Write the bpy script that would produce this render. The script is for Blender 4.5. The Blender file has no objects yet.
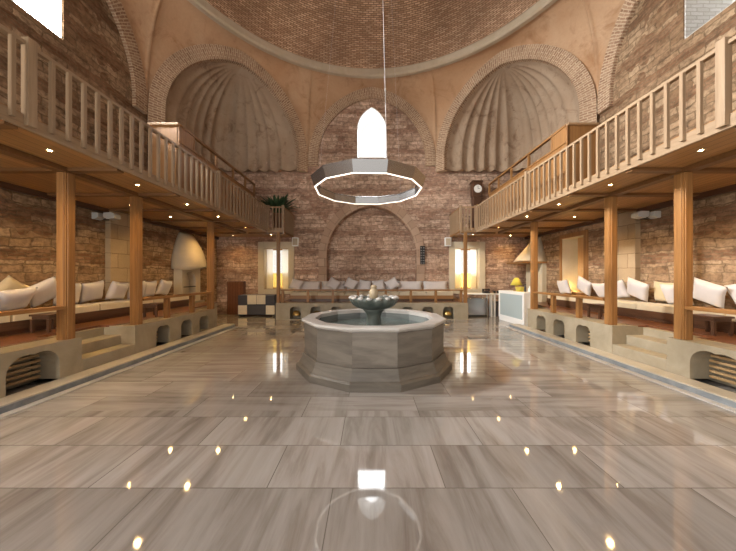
import bpy, bmesh, math, random
from mathutils import Matrix, Vector
random.seed(7)
PI = math.pi; R = math.radians
S = bpy.context.scene
COL = S.collection

# ------------------------------------------------------------------ helpers
class MB:
    def __init__(s): s.bm = bmesh.new()
    def quad(s, pts):
        try: return s.bm.faces.new([s.bm.verts.new(p) for p in pts])
        except ValueError: return None
    def box(s, x0, x1, y0, y1, z0, z1):
        v = [s.bm.verts.new(p) for p in ((x0,y0,z0),(x1,y0,z0),(x1,y1,z0),(x0,y1,z0),(x0,y0,z1),(x1,y0,z1),(x1,y1,z1),(x0,y1,z1))]
        for f in ((3,2,1,0),(4,5,6,7),(0,1,5,4),(1,2,6,5),(2,3,7,6),(3,0,4,7)): s.bm.faces.new([v[i] for i in f])
        return s
    def prism(s, pts, axis, a, b):
        """pts: 2D outline; axis: 'x','y','z' extrusion axis from a to b."""
        def P(p, t):
            return {'x': (t, p[0], p[1]), 'y': (p[0], t, p[1]), 'z': (p[0], p[1], t)}[axis]
        A = [s.bm.verts.new(P(p, a)) for p in pts]; B = [s.bm.verts.new(P(p, b)) for p in pts]
        n = len(pts)
        s.bm.faces.new(A[::-1]); s.bm.faces.new(B)
        for i in range(n): s.bm.faces.new((A[i], A[(i+1) % n], B[(i+1) % n], B[i]))
        return s
    def lathe(s, prof, n=24, c=(0,0), ph=0.0, smooth=False, close=False, mod=None):
        rings = []
        for (r, z) in prof:
            ring = []
            for k in range(n):
                a = ph + 2*PI*k/n
                rr = r if mod is None else mod(r, z, a)
                ring.append(s.bm.verts.new((c[0]+rr*math.cos(a), c[1]+rr*math.sin(a), z)))
            rings.append(ring)
        m = len(rings)
        for i in range(m if close else m-1):
            A, B = rings[i], rings[(i+1) % m]
            for k in range(n):
                f = s.bm.faces.new((A[k], A[(k+1) % n], B[(k+1) % n], B[k])); f.smooth = smooth
        if not close:
            if prof[0][0] > 1e-4: s.bm.faces.new(rings[0][::-1])
            if prof[-1][0] > 1e-4: s.bm.faces.new(rings[-1])
        return s
    def tube(s, p, q, r, n=8, r2=None):
        p, q = Vector(p), Vector(q); d = (q-p).normalized()
        u = d.orthogonal().normalized(); w = d.cross(u)
        r2 = r if r2 is None else r2
        A = [s.bm.verts.new(p+r*(math.cos(2*PI*k/n)*u+math.sin(2*PI*k/n)*w)) for k in range(n)]
        B = [s.bm.verts.new(q+r2*(math.cos(2*PI*k/n)*u+math.sin(2*PI*k/n)*w)) for k in range(n)]
        for k in range(n):
            f = s.bm.faces.new((A[k], A[(k+1) % n], B[(k+1) % n], B[k])); f.smooth = n > 6
        s.bm.faces.new(A[::-1]); s.bm.faces.new(B)
        return s
    def grid(s, rows, smooth=True, uvs=None):
        V = [[s.bm.verts.new(p) for p in row] for row in rows]
        uvl = s.bm.loops.layers.uv.verify() if uvs else None
        for i in range(len(V)-1):
            for j in range(len(V[i])-1):
                idx = ((i,j),(i,j+1),(i+1,j+1),(i+1,j))
                f = s.bm.faces.new([V[a][b] for a, b in idx]); f.smooth = smooth
                if uvs:
                    for lp, (a, b) in zip(f.loops, idx): lp[uvl].uv = uvs[a][b]
        return s
    def flip(s, sx):
        if sx < 0:
            for v in s.bm.verts: v.co.x = -v.co.x
        return s
    def move(s, x, y, z=0):
        for v in s.bm.verts: v.co += Vector((x, y, z))
        return s
    def build(s, name, mat, parent=None, kind=None, bevel=0, uv='box', weld=False):
        if weld: bmesh.ops.remove_doubles(s.bm, verts=s.bm.verts, dist=1e-4)
        bmesh.ops.recalc_face_normals(s.bm, faces=s.bm.faces)
        me = bpy.data.meshes.new(name); 
        if uv == 'box': box_uv(s.bm)
        s.bm.to_mesh(me); s.bm.free()
        me.materials.append(mat)
        o = bpy.data.objects.new(name, me); COL.objects.link(o)
        if parent: o.parent = parent
        if kind: o['kind'] = kind
        if bevel:
            m = o.modifiers.new('bevel', 'BEVEL'); m.width = bevel; m.segments = 2; m.limit_method = 'ANGLE'
        return o

def box_uv(bm):
    uvl = bm.loops.layers.uv.verify()
    for f in bm.faces:
        n = f.normal; ax = max(range(3), key=lambda i: abs(n[i]))
        for lp in f.loops:
            c = lp.vert.co
            lp[uvl].uv = ((c.y, c.z), (c.x, c.z), (c.x, c.y))[ax]

def cut(o, cutters):
    """Subtract closed MB volumes from mesh object o and keep it as a plain mesh."""
    tmp = []
    for mb in cutters:
        c = mb.build('cutter_volume', o.data.materials[0], o.parent)
        m = o.modifiers.new('cut', 'BOOLEAN'); m.operation = 'DIFFERENCE'; m.solver = 'EXACT'; m.object = c
        tmp.append(c)
    bpy.context.view_layer.update(); dg = bpy.context.evaluated_depsgraph_get(); dg.update()
    bm = bmesh.new(); bm.from_mesh(bpy.data.meshes.new_from_object(o.evaluated_get(dg)))
    o.modifiers.clear()
    for f in bm.faces: f.normal_update()
    box_uv(bm); bm.to_mesh(o.data); bm.free()
    for c in tmp: bpy.data.objects.remove(c)
    return o

def tag(o, label, cat, group=None, kind=None):
    o['label'] = label; o['category'] = cat
    if group: o['group'] = group
    if kind: o['kind'] = kind
    return o
def thing(name, label, cat, loc=(0,0,0), rz=0, group=None):
    o = bpy.data.objects.new(name, None); o.empty_display_size = .1; COL.objects.link(o)
    o.location = loc; o.rotation_euler = (0, 0, rz)
    return tag(o, label, cat, group)
def children(o): return [c for c in bpy.data.objects if c.parent == o]
def dup(o, loc=None, rz=None, label=None, parent=None):
    c = o.copy(); COL.objects.link(c)
    if parent: c.parent = parent
    if loc is not None: c.location = loc
    if rz is not None: c.rotation_euler = (0, 0, rz)
    if label: c['label'] = label
    for ch in children(o): dup(ch, parent=c)
    return c
ORD = ['nearest','second','third','fourth','fifth','sixth','seventh','eighth','ninth']

# ------------------------------------------------------------------ materials
class NT:
    def __init__(s, name):
        s.m = bpy.data.materials.new(name); s.m.use_nodes = True
        s.t = s.m.node_tree; s.b = s.t.nodes['Principled BSDF']
    def n(s, typ, ins=None, **kw):
        nd = s.t.nodes.new(typ)
        for k, v in kw.items(): setattr(nd, k, v)
        for k, v in (ins or {}).items():
            sock = nd.inputs[k]
            if hasattr(v, 'is_output'): s.t.links.new(v, sock)
            else: sock.default_value = v
        return nd
    def set(s, **kw):
        for k, v in kw.items():
            sock = s.b.inputs[k.replace('_', ' ')]
            if hasattr(v, 'is_output'): s.t.links.new(v, sock)
            else: sock.default_value = v
        return s
    def coord(s, kind='UV', scale=(1,1,1), rot=(0,0,0), loc=(0,0,0)):
        tc = s.n('ShaderNodeTexCoord')
        mp = s.n('ShaderNodeMapping', {'Vector': tc.outputs[kind], 'Scale': scale, 'Rotation': rot, 'Location': loc})
        return mp.outputs[0]
    def noise(s, vec, scale, detail=4, rough=.55, dist=0.0, out='Fac'):
        return s.n('ShaderNodeTexNoise', {'Vector': vec, 'Scale': scale, 'Detail': detail, 'Roughness': rough, 'Distortion': dist}).outputs[out]
    def ramp(s, fac, stops):
        r = s.n('ShaderNodeValToRGB', {'Fac': fac}); e = r.color_ramp.elements
        while len(e) > 1: e.remove(e[-1])
        e[0].position = stops[0][0]; e[0].color = (*stops[0][1], 1)
        for p, c in stops[1:]:
            k = e.new(p); k.color = (*c, 1)
        return r.outputs[0]
    def mix(s, fac, a, b, mode='MIX'):
        n = s.n('ShaderNodeMix', data_type='RGBA', blend_type=mode)
        for i, v in ((0, fac), (6, a), (7, b)):
            if hasattr(v, 'is_output'): s.t.links.new(v, n.inputs[i])
            else: n.inputs[i].default_value = v if i == 0 else (*v, 1) if len(v) == 3 else v
        return n.outputs[2]
    def math(s, op, a, b=0.0, c=0.0):
        n = s.n('ShaderNodeMath', operation=op)
        for i, v in enumerate((a, b, c)):
            if hasattr(v, 'is_output'): s.t.links.new(v, n.inputs[i])
            else: n.inputs[i].default_value = v
        return n.outputs[0]
    def bump(s, h, strength=.5, dist=.02):
        b = s.n('ShaderNodeBump', {'Height': h, 'Strength': strength, 'Distance': dist})
        s.t.links.new(b.outputs[0], s.b.inputs['Normal'])

def plain(name, col, rough=.5, metal=0.0, emit=None, es=0):
    t = NT(name); t.set(Base_Color=(*col, 1), Roughness=rough, Metallic=metal)
    if emit: t.set(Emission_Color=(*emit, 1), Emission_Strength=es)
    return t.m
def cloth(name, col):
    t = NT(name); v = t.coord('Object')
    n = t.noise(v, 6, 5)
    t.set(Base_Color=t.mix(n, [c*.88 for c in col], [min(1, c*1.06) for c in col]), Roughness=.95, Sheen_Weight=.2)
    t.bump(t.noise(v, 90, 2), .15, .004); return t.m
def wood(name, c1, c2, axis, rough=.45, plank=None):
    t = NT(name)
    sc = [14, 14, 14]; sc['xyz'.index(axis)] = .7
    v = t.coord('Object', tuple(sc))
    n = t.noise(v, 1.6, 6, .65, .6)
    n2 = t.noise(t.coord('Object', (.8, .8, .8)), 1.0, 2)
    col = t.ramp(n, [(.28, c1), (.5, [(a+b)/2 for a, b in zip(c1, c2)]), (.74, c2)])
    col = t.mix(t.math('MULTIPLY', n2, .3), col, [c*.55 for c in c1])
    if plank:   # board joints: plank = (width, across_axis)
        pv = t.n('ShaderNodeSeparateXYZ', {0: t.coord('Object')}).outputs['XYZ'.index(plank[1].upper())]
        q = t.math('DIVIDE', pv, plank[0])
        fr = t.math('FRACT', q); line = t.math('LESS_THAN', fr, .06)
        wn = t.n('ShaderNodeTexWhiteNoise', {'W': t.math('FLOOR', q)}, noise_dimensions='1D').outputs[0]
        col = t.mix(t.math('MULTIPLY', wn, .4), col, [c*.5 for c in c1])
        col = t.mix(line, col, [c*.15 for c in c1])
    t.set(Base_Color=col, Roughness=rough)
    t.bump(n, .15, .01); return t.m

def masonry(name, stone, brick, mortar, scale=1.0, bandp=.62, seed=0.0):
    """Coursed rubble: irregular stone courses alternating with thin brick courses."""
    t = NT(name); uv = t.coord('UV', loc=(seed, seed*.7, 0))
    ns = t.n('ShaderNodeTexNoise', {'Vector': uv, 'Scale': 1.5, 'Detail': 3}).outputs['Color']
    off = t.n('ShaderNodeVectorMath', {0: ns, 1: (.5, .5, .5)}, operation='SUBTRACT').outputs[0]
    off = t.n('ShaderNodeVectorMath', {0: off, 1: (.20, .17, 0)}, operation='MULTIPLY').outputs[0]
    ns2 = t.n('ShaderNodeTexNoise', {'Vector': uv, 'Scale': 9.0, 'Detail': 2}).outputs['Color']
    off2 = t.n('ShaderNodeVectorMath', {0: ns2, 1: (.5, .5, .5)}, operation='SUBTRACT').outputs[0]
    off2 = t.n('ShaderNodeVectorMath', {0: off2, 1: (.085, .07, 0)}, operation='MULTIPLY').outputs[0]
    v = t.n('ShaderNodeVectorMath', {0: uv, 1: off}).outputs[0]
    v = t.n('ShaderNodeVectorMath', {0: v, 1: off2}).outputs[0]
    A = t.n('ShaderNodeTexBrick', {'Vector': v, 'Color1': (0,0,0,1), 'Color2': (1,1,1,1), 'Mortar': (.5,.5,.5,1), 'Scale': 1.0,
        'Mortar Size': .018, 'Mortar Smooth': .8, 'Brick Width': .48*scale, 'Row Height': .165*scale}, offset=.43, squash=.7, squash_frequency=3)
    B = t.n('ShaderNodeTexBrick', {'Vector': v, 'Color1': (0,0,0,1), 'Color2': (1,1,1,1), 'Mortar': (.5,.5,.5,1), 'Scale': 1.0,
        'Mortar Size': .012, 'Mortar Smooth': .4, 'Brick Width': .27*scale, 'Row Height': .07*scale}, offset=.5)
    z = t.n('ShaderNodeSeparateXYZ', {0: v}).outputs[1]
    fr = t.math('FRACT', t.math('DIVIDE', z, .84*scale))
    band = t.math('LESS_THAN', fr, .25)
    patch = t.math('GREATER_THAN', t.noise(uv, .55, 3), bandp)
    band = t.math('MAXIMUM', band, patch)
    sa = t.ramp(A.outputs['Color'], [(0, stone[0]), (.35, stone[1]), (.7, stone[2]), (1, stone[1])])
    sb = t.ramp(B.outputs['Color'], [(0, brick[0]), (.5, brick[1]), (1, brick[2])])
    sa = t.mix(A.outputs['Fac'], sa, mortar); sb = t.mix(B.outputs['Fac'], sb, mortar)
    col = t.mix(band, sa, sb)
    g = t.noise(uv, 8, 6, .7)
    st = t.noise(t.coord('UV', (1, 2.2, 1)), 2.3, 5, .65)
    col = t.mix(t.math('MULTIPLY', t.ramp(g, [(.42, (0,0,0)), (.66, (1,1,1))]), .75), col, [c*.45 for c in stone[0]])
    col = t.mix(t.math('MULTIPLY', t.ramp(st, [(.54, (0,0,0)), (.66, (1,1,1))]), .7), col, [c*.35 for c in stone[0]])
    col = t.mix(t.math('MULTIPLY', t.ramp(st, [(.28, (1,1,1)), (.42, (0,0,0))]), .5), col, [min(1, c*1.25) for c in stone[2]])
    big = t.ramp(t.noise(uv, .45, 4), [(.3, (.62,.6,.58)), (.6, (1,1,1)), (.8, (1.12,1.05,.98))])
    col = t.mix(1.0, col, big, 'MULTIPLY')
    t.set(Base_Color=col, Roughness=.92)
    t.b.inputs['Specular IOR Level'].default_value = .2
    fac = t.math('ADD', t.math('MULTIPLY', A.outputs['Fac'], t.math('SUBTRACT', 1.0, band)), t.math('MULTIPLY', B.outputs['Fac'], band))
    h = t.math('SUBTRACT', t.math('MULTIPLY', g, 1.3), fac)
    t.bump(h, .6, .03); return t.m

def brickwork(name, c, mortar, bw, rh, ms=.012, stain=.5):
    t = NT(name); uv = t.coord('UV')
    ns = t.n('ShaderNodeTexNoise', {'Vector': uv, 'Scale': 5.0, 'Detail': 2}).outputs['Color']
    off = t.n('ShaderNodeVectorMath', {0: ns, 1: (.5, .5, .5)}, operation='SUBTRACT').outputs[0]
    off = t.n('ShaderNodeVectorMath', {0: off, 1: (.04, .04, 0)}, operation='MULTIPLY').outputs[0]
    v = t.n('ShaderNodeVectorMath', {0: uv, 1: off}).outputs[0]
    B = t.n('ShaderNodeTexBrick', {'Vector': v, 'Color1': (0,0,0,1), 'Color2': (1,1,1,1), 'Mortar': (.5,.5,.5,1), 'Scale': 1.0,
        'Mortar Size': ms, 'Mortar Smooth': .3, 'Brick Width': bw, 'Row Height': rh}, offset=.5)
    col = t.mix(B.outputs['Fac'], t.ramp(B.outputs['Color'], [(0, c[0]), (.5, c[1]), (1, c[2])]), mortar)
    g = t.noise(t.coord('Object'), .8, 6, .6)
    col = t.mix(t.math('MULTIPLY', t.ramp(g, [(.42, (0,0,0)), (.7, (1,1,1))]), stain), col, [k*.45 for k in c[0]])
    t.set(Base_Color=col, Roughness=.9); t.b.inputs['Specular IOR Level'].default_value = .2
    t.bump(t.math('SUBTRACT', t.noise(uv, 20, 4), B.outputs['Fac']), .8, .025); return t.m

def plaster(name, a, b, stain, sc=.5, amt=.7):
    t = NT(name); v = t.coord('Object')
    n = t.noise(v, sc, 6, .6, .4); n2 = t.noise(v, sc*3.1, 8, .7, 1.0); n3 = t.noise(v, 14, 5)
    col = t.mix(t.ramp(n, [(.35, (0,0,0)), (.65, (1,1,1))]), a, b)
    col = t.mix(t.math('MULTIPLY', t.ramp(n2, [(.52, (0,0,0)), (.72, (1,1,1))]), amt), col, stain)
    col = t.mix(t.math('MULTIPLY', n3, .3), col, [k*.6 for k in a])
    t.set(Base_Color=col, Roughness=.9); t.b.inputs['Specular IOR Level'].default_value = .2
    t.bump(n3, .3, .03); return t.m

def stone(name, a, b, rough=.6, sc=2.0):
    t = NT(name); v = t.coord('Object')
    n = t.noise(v, sc, 7, .65, .5); n2 = t.noise(v, 30, 3)
    col = t.mix(t.ramp(n, [(.3, (0,0,0)), (.7, (1,1,1))]), a, b)
    t.set(Base_Color=col, Roughness=rough); t.bump(n2, .15, .01); return t.m

def marble_floor():
    t = NT('polished_marble_slabs'); uv = t.coord('UV')
    B = t.n('ShaderNodeTexBrick', {'Vector': t.coord('UV', loc=(.35, .02, 0)), 'Color1': (0,0,0,1), 'Color2': (1,1,1,1), 'Mortar': (.5,.5,.5,1), 'Scale': 1.0,
        'Mortar Size': .0035, 'Mortar Smooth': .0, 'Brick Width': 1.35, 'Row Height': .545}, offset=.37)
    rnd = B.outputs['Color']
    sh = t.n('ShaderNodeVectorMath', {0: rnd, 1: (9.0, 7.0, 5.0)}, operation='MULTIPLY').outputs[0]
    def veins(sc, rot):
        v = t.n('ShaderNodeVectorMath', {0: t.coord('UV', sc, rot), 1: sh}).outputs[0]
        return t.noise(v, 1.0, 8, .62, .5)
    along = veins((6.5, .7, 1), (0, 0, R(9))); across = veins((.7, 6.5, 1), (0, 0, R(-6)))
    pick = t.math('GREATER_THAN', t.noise(uv, .22, 1), .5)
    vfar = t.math('GREATER_THAN', t.n('ShaderNodeSeparateXYZ', {0: uv}).outputs[1], 3.4)
    w = t.n('ShaderNodeMix', {0: t.math('MAXIMUM', t.math('MULTIPLY', pick, vfar), t.math('MULTIPLY', vfar, .6)), 2: along, 3: across}).outputs[0]
    col = t.ramp(w, [(.25, (0.161,0.137,0.122)), (.40, (0.241,0.217,0.199)), (.52, (0.308,0.287,0.272)), (.66, (0.352,0.335,0.321)), (.8, (0.292,0.273,0.254))])
    tone = t.ramp(rnd, [(0, (.78,.76,.74)), (.5, (.95,.94,.93)), (1, (1.08,1.06,1.05))])
    col = t.mix(1.0, col, tone, 'MULTIPLY')
    col = t.mix(B.outputs['Fac'], col, (.13,.115,.1))
    t.set(Base_Color=col, Roughness=t.math('MULTIPLY_ADD', t.noise(uv, 3, 3), .04, .02))
    t.b.inputs['Specular IOR Level'].default_value = 1.0
    return t.m

def marble(name, a, b, rough=.3, rnd=0.0, sc=(1, 1, 6)):
    t = NT(name); v = t.coord('Object', sc)
    oi = t.n('ShaderNodeObjectInfo').outputs['Random']
    v = t.n('ShaderNodeVectorMath', {0: v, 1: t.n('ShaderNodeCombineXYZ', {0: t.math('MULTIPLY', oi, 20), 2: t.math('MULTIPLY', oi, 31)}).outputs[0]}).outputs[0]
    n = t.noise(v, 1.3, 8, .6, .6)
    col = t.ramp(n, [(.3, a), (.62, b), (.8, [x*.85 for x in b])])
    if rnd: col = t.mix(1.0, col, t.ramp(oi, [(0, (1-rnd,)*3), (1, (1,1,1))]), 'MULTIPLY')
    t.set(Base_Color=col, Roughness=rough); return t.m

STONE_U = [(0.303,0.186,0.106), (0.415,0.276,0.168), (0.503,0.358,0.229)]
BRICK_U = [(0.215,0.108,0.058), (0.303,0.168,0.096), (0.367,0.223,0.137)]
M = {}
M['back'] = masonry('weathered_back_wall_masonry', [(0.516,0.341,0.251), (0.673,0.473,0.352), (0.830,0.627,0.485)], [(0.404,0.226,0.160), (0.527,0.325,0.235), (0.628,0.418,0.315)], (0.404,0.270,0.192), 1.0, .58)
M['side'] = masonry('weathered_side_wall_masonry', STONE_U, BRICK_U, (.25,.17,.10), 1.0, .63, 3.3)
M['arch'] = brickwork('radial_arch_brick', [(0.295,0.174,0.109), (0.389,0.244,0.157), (0.466,0.311,0.204)], (.62,.48,.34), .24, .075, .016, .3)
M['nichearch'] = brickwork('niche_arch_stone', [(.40,.27,.19), (.47,.325,.235), (.52,.375,.275)], (.25,.17,.12), .5, .34, .008, .3)
M['dome'] = brickwork('dome_brick', [(0.438,0.254,0.157), (0.608,0.389,0.252), (0.802,0.566,0.392)], (0.292,0.183,0.112), .20, .075, .018, .55)
M['pend'] = plaster('ochre_plaster', (0.466,0.274,0.151), (0.566,0.384,0.245), (0.300,0.145,0.065), .45, .8)
M['conch'] = plaster('stained_shell_plaster', (0.374,0.264,0.179), (0.457,0.350,0.255), (0.173,0.099,0.058), .7, .95)
M['cornice'] = stone('cream_cornice_plaster', (0.425,0.340,0.238), (0.527,0.442,0.332), .8, 1.5)
M['floor'] = marble_floor()
M['whitewash'] = brickwork('whitewashed_brick', [(.72,.71,.68), (.78,.77,.75), (.82,.81,.8)], (.62,.6,.56), .26, .08, .01, .15)
M['limestone'] = stone('limestone_platform', (0.252,0.211,0.144), (0.355,0.303,0.222), .55, 2.5)
M['riser'] = stone('blue_grey_marble', (.13,.145,.16), (.26,.275,.285), .3, 4)
M['pier'] = brickwork('pier_limestone_blocks', [(.34,.245,.15), (.40,.30,.19), (.45,.34,.22)], (.24,.165,.10), .55, .36, .008, .4)
M['step'] = stone('marble_step', (.36,.315,.25), (.50,.45,.37), .35, 1.6)
W1, W2 = (.21,.092,.026), (.38,.19,.062)
M['wz'] = wood('honey_wood_upright', W1, W2, 'z')
M['wy'] = wood('honey_wood_lengthwise', W1, W2, 'y')
M['wx'] = wood('honey_wood_crosswise', W1, W2, 'x')
M['soffit'] = wood('soffit_boards', (.37,.185,.06), (.56,.315,.12), 'y', .4, (.14, 'x'))
M['railw'] = wood('pale_rail_wood', (.27,.175,.10), (.42,.30,.19), 'z', .4)
M['raily'] = wood('pale_rail_wood_lengthwise', (.27,.175,.10), (.42,.30,.19), 'y', .4)
M['railx'] = wood('pale_rail_wood_crosswise', (.33,.20,.10), (.46,.30,.17), 'x', .4)
M['beam'] = wood('dark_brown_beam', (.13,.058,.018), (.22,.105,.036), 'x')  # beams in a darker brown wood than the soffit boards
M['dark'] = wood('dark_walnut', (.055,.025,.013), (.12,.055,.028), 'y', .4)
M['darkz'] = wood('dark_walnut_upright', (.055,.025,.013), (.12,.055,.028), 'z', .4)
M['deckred'] = wood('red_brown_deck', (.14,.05,.022), (.24,.095,.045), 'y', .3, (.11, 'x'))
M['cushion'] = cloth('off_white_cushion_cloth', (.575,.535,.53))
M['cream'] = cloth('cream_cushion_cloth', (.54,.44,.28))
M['matt'] = cloth('cream_mattress_cloth', (.56,.48,.35))
M['steel'] = plain('brushed_steel', (.40,.40,.41), .25, 1.0)
M['led'] = plain('led_strip', (1,.95,.88), .5, 0, (1,.88,.74), 1.4)
M['lens'] = plain('downlight_lens', (1,.9,.7), .5, 0, (1,.70,.32), 80)
M['bezel'] = plain('bezel_metal', (.6,.5,.35), .35, .6)
M['black'] = plain('black_plastic', (.02,.02,.022), .4)
M['white'] = plain('white_enamel', (.8,.8,.79), .4)
M['cable'] = plain('steel_cable', (.75,.75,.78), .4, .6)
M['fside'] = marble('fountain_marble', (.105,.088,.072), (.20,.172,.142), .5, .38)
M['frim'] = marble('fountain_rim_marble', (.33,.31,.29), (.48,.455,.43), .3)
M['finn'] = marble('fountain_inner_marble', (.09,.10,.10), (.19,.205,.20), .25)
M['bowl'] = marble('grey_green_marble', (.04,.05,.044), (.105,.118,.104), .3, 0, (3, 3, 3))
M['tan'] = stone('tan_alabaster', (.28,.21,.13), (.42,.34,.22), .4, 8)
M['plasterhood'] = stone('smooth_cream_plaster', (0.510,0.433,0.306), (0.595,0.518,0.383), .8, 1.5)
M['soot'] = stone('sooty_brick', (.10,.06,.04), (.22,.13,.08), .9, 5)
M['frame'] = stone('cream_stone_frame', (0.527,0.451,0.323), (0.612,0.544,0.416), .7, 2)
def sheer(name, col):
    t = NT(name); out = t.t.nodes['Material Output']
    a = t.n('ShaderNodeBsdfDiffuse', {'Color': (*col, 1)}); b = t.n('ShaderNodeBsdfTranslucent', {'Color': (*col, 1)})
    m = t.n('ShaderNodeMixShader', {0: .6, 1: a.outputs[0], 2: b.outputs[0]}); t.t.links.new(m.outputs[0], out.inputs[0]); return t.m
M['curtain'] = sheer('sheer_white_curtain', (.88,.86,.80))
M['ycurtain'] = sheer('sheer_yellow_curtain', (.85,.60,.16))
M['grey'] = plain('grey_enamel', (.42,.42,.40), .5)
M['ward'] = wood('casement_wood', (.45,.24,.09), (.62,.38,.17), 'z')
M['charcoal'] = cloth('charcoal_patch', (.07,.07,.085))
M['ivory'] = cloth('ivory_patch', (.72,.65,.53))
M['leaf'] = stone('dark_green_leaf', (.018,.045,.02), (.05,.10,.04), .5, 6)
M['pot'] = plain('terracotta_pot', (.18,.09,.05), .7)
M['shade'] = cloth('lime_yellow_shade', (.62,.52,.07))
M['brass'] = plain('aged_brass', (.55,.38,.14), .35, .9)
M['face'] = plain('clock_dial', (.85,.84,.8), .4)
M['slat'] = wood('vent_slats', (.35,.22,.10), (.50,.34,.18), 'y')
t = NT('frosted_glass'); t.set(Base_Color=(.36,.43,.45,1), Roughness=.35); t.b.inputs['Specular IOR Level'].default_value = .6; M['frost'] = t.m
t = NT('pool_water'); t.set(Base_Color=(.55,.68,.66,1), Roughness=.03, Transmission_Weight=.85, IOR=1.33)
t.bump(t.noise(t.coord('Object'), 9, 3), .35, .02); M['water'] = t.m
t = NT('window_glass'); a = t.n('ShaderNodeBsdfTransparent'); b = t.n('ShaderNodeBsdfGlossy', {'Roughness': .02})
m = t.n('ShaderNodeMixShader', {0: .08, 1: a.outputs[0], 2: b.outputs[0]}); t.t.links.new(m.outputs[0], t.t.nodes['Material Output'].inputs[0]); M['glass'] = t.m

# ------------------------------------------------------------------ dimensions (metres; camera stands at the origin, looking along +y)
EYE = 1.6; YC = 5.5; HW = 6.5; YB = YC+HW; OS = HW*math.tan(PI/8)
XE = 3.83      # gallery edge
XP = 4.6       # platform face
ZG = 3.21      # gallery soffit
ZP = .64       # platform top
RD, ZD = 5.85, 9.54
POSTX = 4.70; POSTY = (4.36, 5.67, 8.32); BPX, BPY = 3.45, 10.56

def arch_curve(a, rise, n=20):
    """pointed two-centre arch: list of (u, h) from u=-a to u=+a."""
    e = (rise*rise-a*a)/(2*a); r = a+e
    th = math.acos(e/r)   # angle at apex
    left = [(e-r*math.cos(th*i/n), r*math.sin(th*i/n)) for i in range(n+1)]
    return left + [(-u, h) for u, h in left[-2::-1]]
def arch_outline(cx, a, z0, zs, rise, n=10):
    return [(cx-a, z0)] + [(cx+u, zs+h) for u, h in arch_curve(a, rise, n)] + [(cx+a, z0)]

# ------------------------------------------------------------------ setting: floor, walls
floor = MB().box(-7.5, 7.5, -1.0, 13.0, -.3, 0).build('floor', M['floor'], kind='structure')

wb = MB().box(-7.5, 7.5, YB, YB+1.0, 0, 9.62).build('wall_back', M['back'], kind='structure')
cut(wb, [
    MB().prism(arch_outline(0, .62, 6.54, 7.75, .95), 'y', YB-.1, YB+1.1),
    MB().prism(arch_outline(0, 1.88, .62, 2.45, 2.10, 14), 'y', YB-.1, YB+.42),
    MB().box(-4.50, -3.48, YB-.1, YB+1.1, 1.05, 2.77), MB().box(3.48, 4.50, YB-.1, YB+1.1, 1.05, 2.77)])
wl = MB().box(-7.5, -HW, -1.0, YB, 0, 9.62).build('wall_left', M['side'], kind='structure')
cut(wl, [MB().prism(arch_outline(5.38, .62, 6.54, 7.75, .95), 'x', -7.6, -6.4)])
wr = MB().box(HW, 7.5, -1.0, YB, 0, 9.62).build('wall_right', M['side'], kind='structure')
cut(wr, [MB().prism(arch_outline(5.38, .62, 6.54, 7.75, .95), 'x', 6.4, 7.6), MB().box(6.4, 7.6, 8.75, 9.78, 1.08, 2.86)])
# piers standing out from the side walls under the galleries
for s, nm in ((-1, 'wall_left_pier'), (1, 'wall_right_pier')):
    MB().box(HW-.13, HW-.001, 6.95, 7.75, ZP+.007, ZG).flip(s).build(nm, M['pier'], kind='structure')

# whitewashed reveals of the two upper side windows and of the end window
def reveal(name, fn):
    out, inn = arch_outline(0, .615, 6.545, 7.75, .945), arch_outline(0, .595, 6.57, 7.75, .92)
    mb = MB(); n = len(out)
    mb.grid([[fn(*out[i % n], t) for i in range(n+1)] for t in (.02, 1.0)], False)
    mb.grid([[fn(*inn[i % n], t) for i in range(n+1)] for t in (.02, 1.0)], False)
    for t in (.02, 1.0): mb.grid([[fn(*out[i % n], t) for i in range(n+1)], [fn(*inn[i % n], t) for i in range(n+1)]], False)
    return mb.build(name, M['whitewash'], kind='structure', weld=True)
reveal('window_1', lambda u, z, t: (u, YB+t, z))
reveal('window_2', lambda u, z, t: (-HW-t, 5.38+u, z))
reveal('window_3', lambda u, z, t: (HW+t, 5.38+u, z))

# ------------------------------------------------------------------ octagon zone: eight arches, shell squinches, pendentives, dome
ZS = 6.45; AI, RI, AO, RO = 2.24, 2.58, 2.64, 3.02
inner, outer = arch_curve(AI, RI), arch_curve(AO, RO)
ZB = 5.92
def frame_pt(k):
    a = PI/2 - k*PI/4           # outward direction of octagon side k (0 = back, clockwise)
    o = Vector((math.cos(a), math.sin(a), 0)); tt = Vector((math.sin(a), -math.cos(a), 0))
    c = Vector((0, YC, 0))
    return lambda u, d, z: c + o*(HW+d) + tt*u + Vector((0, 0, z))
names = {0: 'trim_1', 1: 'trim_2', 7: 'trim_3', 2: 'trim_4', 6: 'trim_5', 3: 'trim_6', 5: 'trim_7', 4: 'trim_8'}
for k in range(8):
    P = frame_pt(k); mb = MB(); diag = k % 2 == 1
    legz = ZB if diag else 6.2
    inn = [(-AI, legz-ZS)] + inner + [(AI, legz-ZS)]; out = [(-AO, legz-ZS)] + outer + [(AO, legz-ZS)]
    d0, d1 = -.10, (.16 if diag else .02)
    L = [0]
    for i in range(1, len(out)): L.append(L[-1] + math.dist(out[i], out[i-1]))
    rows = [[P(u, d, ZS+h) for u, h in pr] for pr, d in ((out, d1), (out, d0), (inn, d0), (inn, d1))]
    vs = (-.2, 0, .46, .46+d1-d0)
    mb.grid(rows, False, [[(v, l) for l in L] for v in vs])
    for e in (0, -1): mb.quad([rows[0][e], rows[1][e], rows[2][e], rows[3][e]])
    mb.build(names[k], M['arch'], kind='structure', uv=None)
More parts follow.
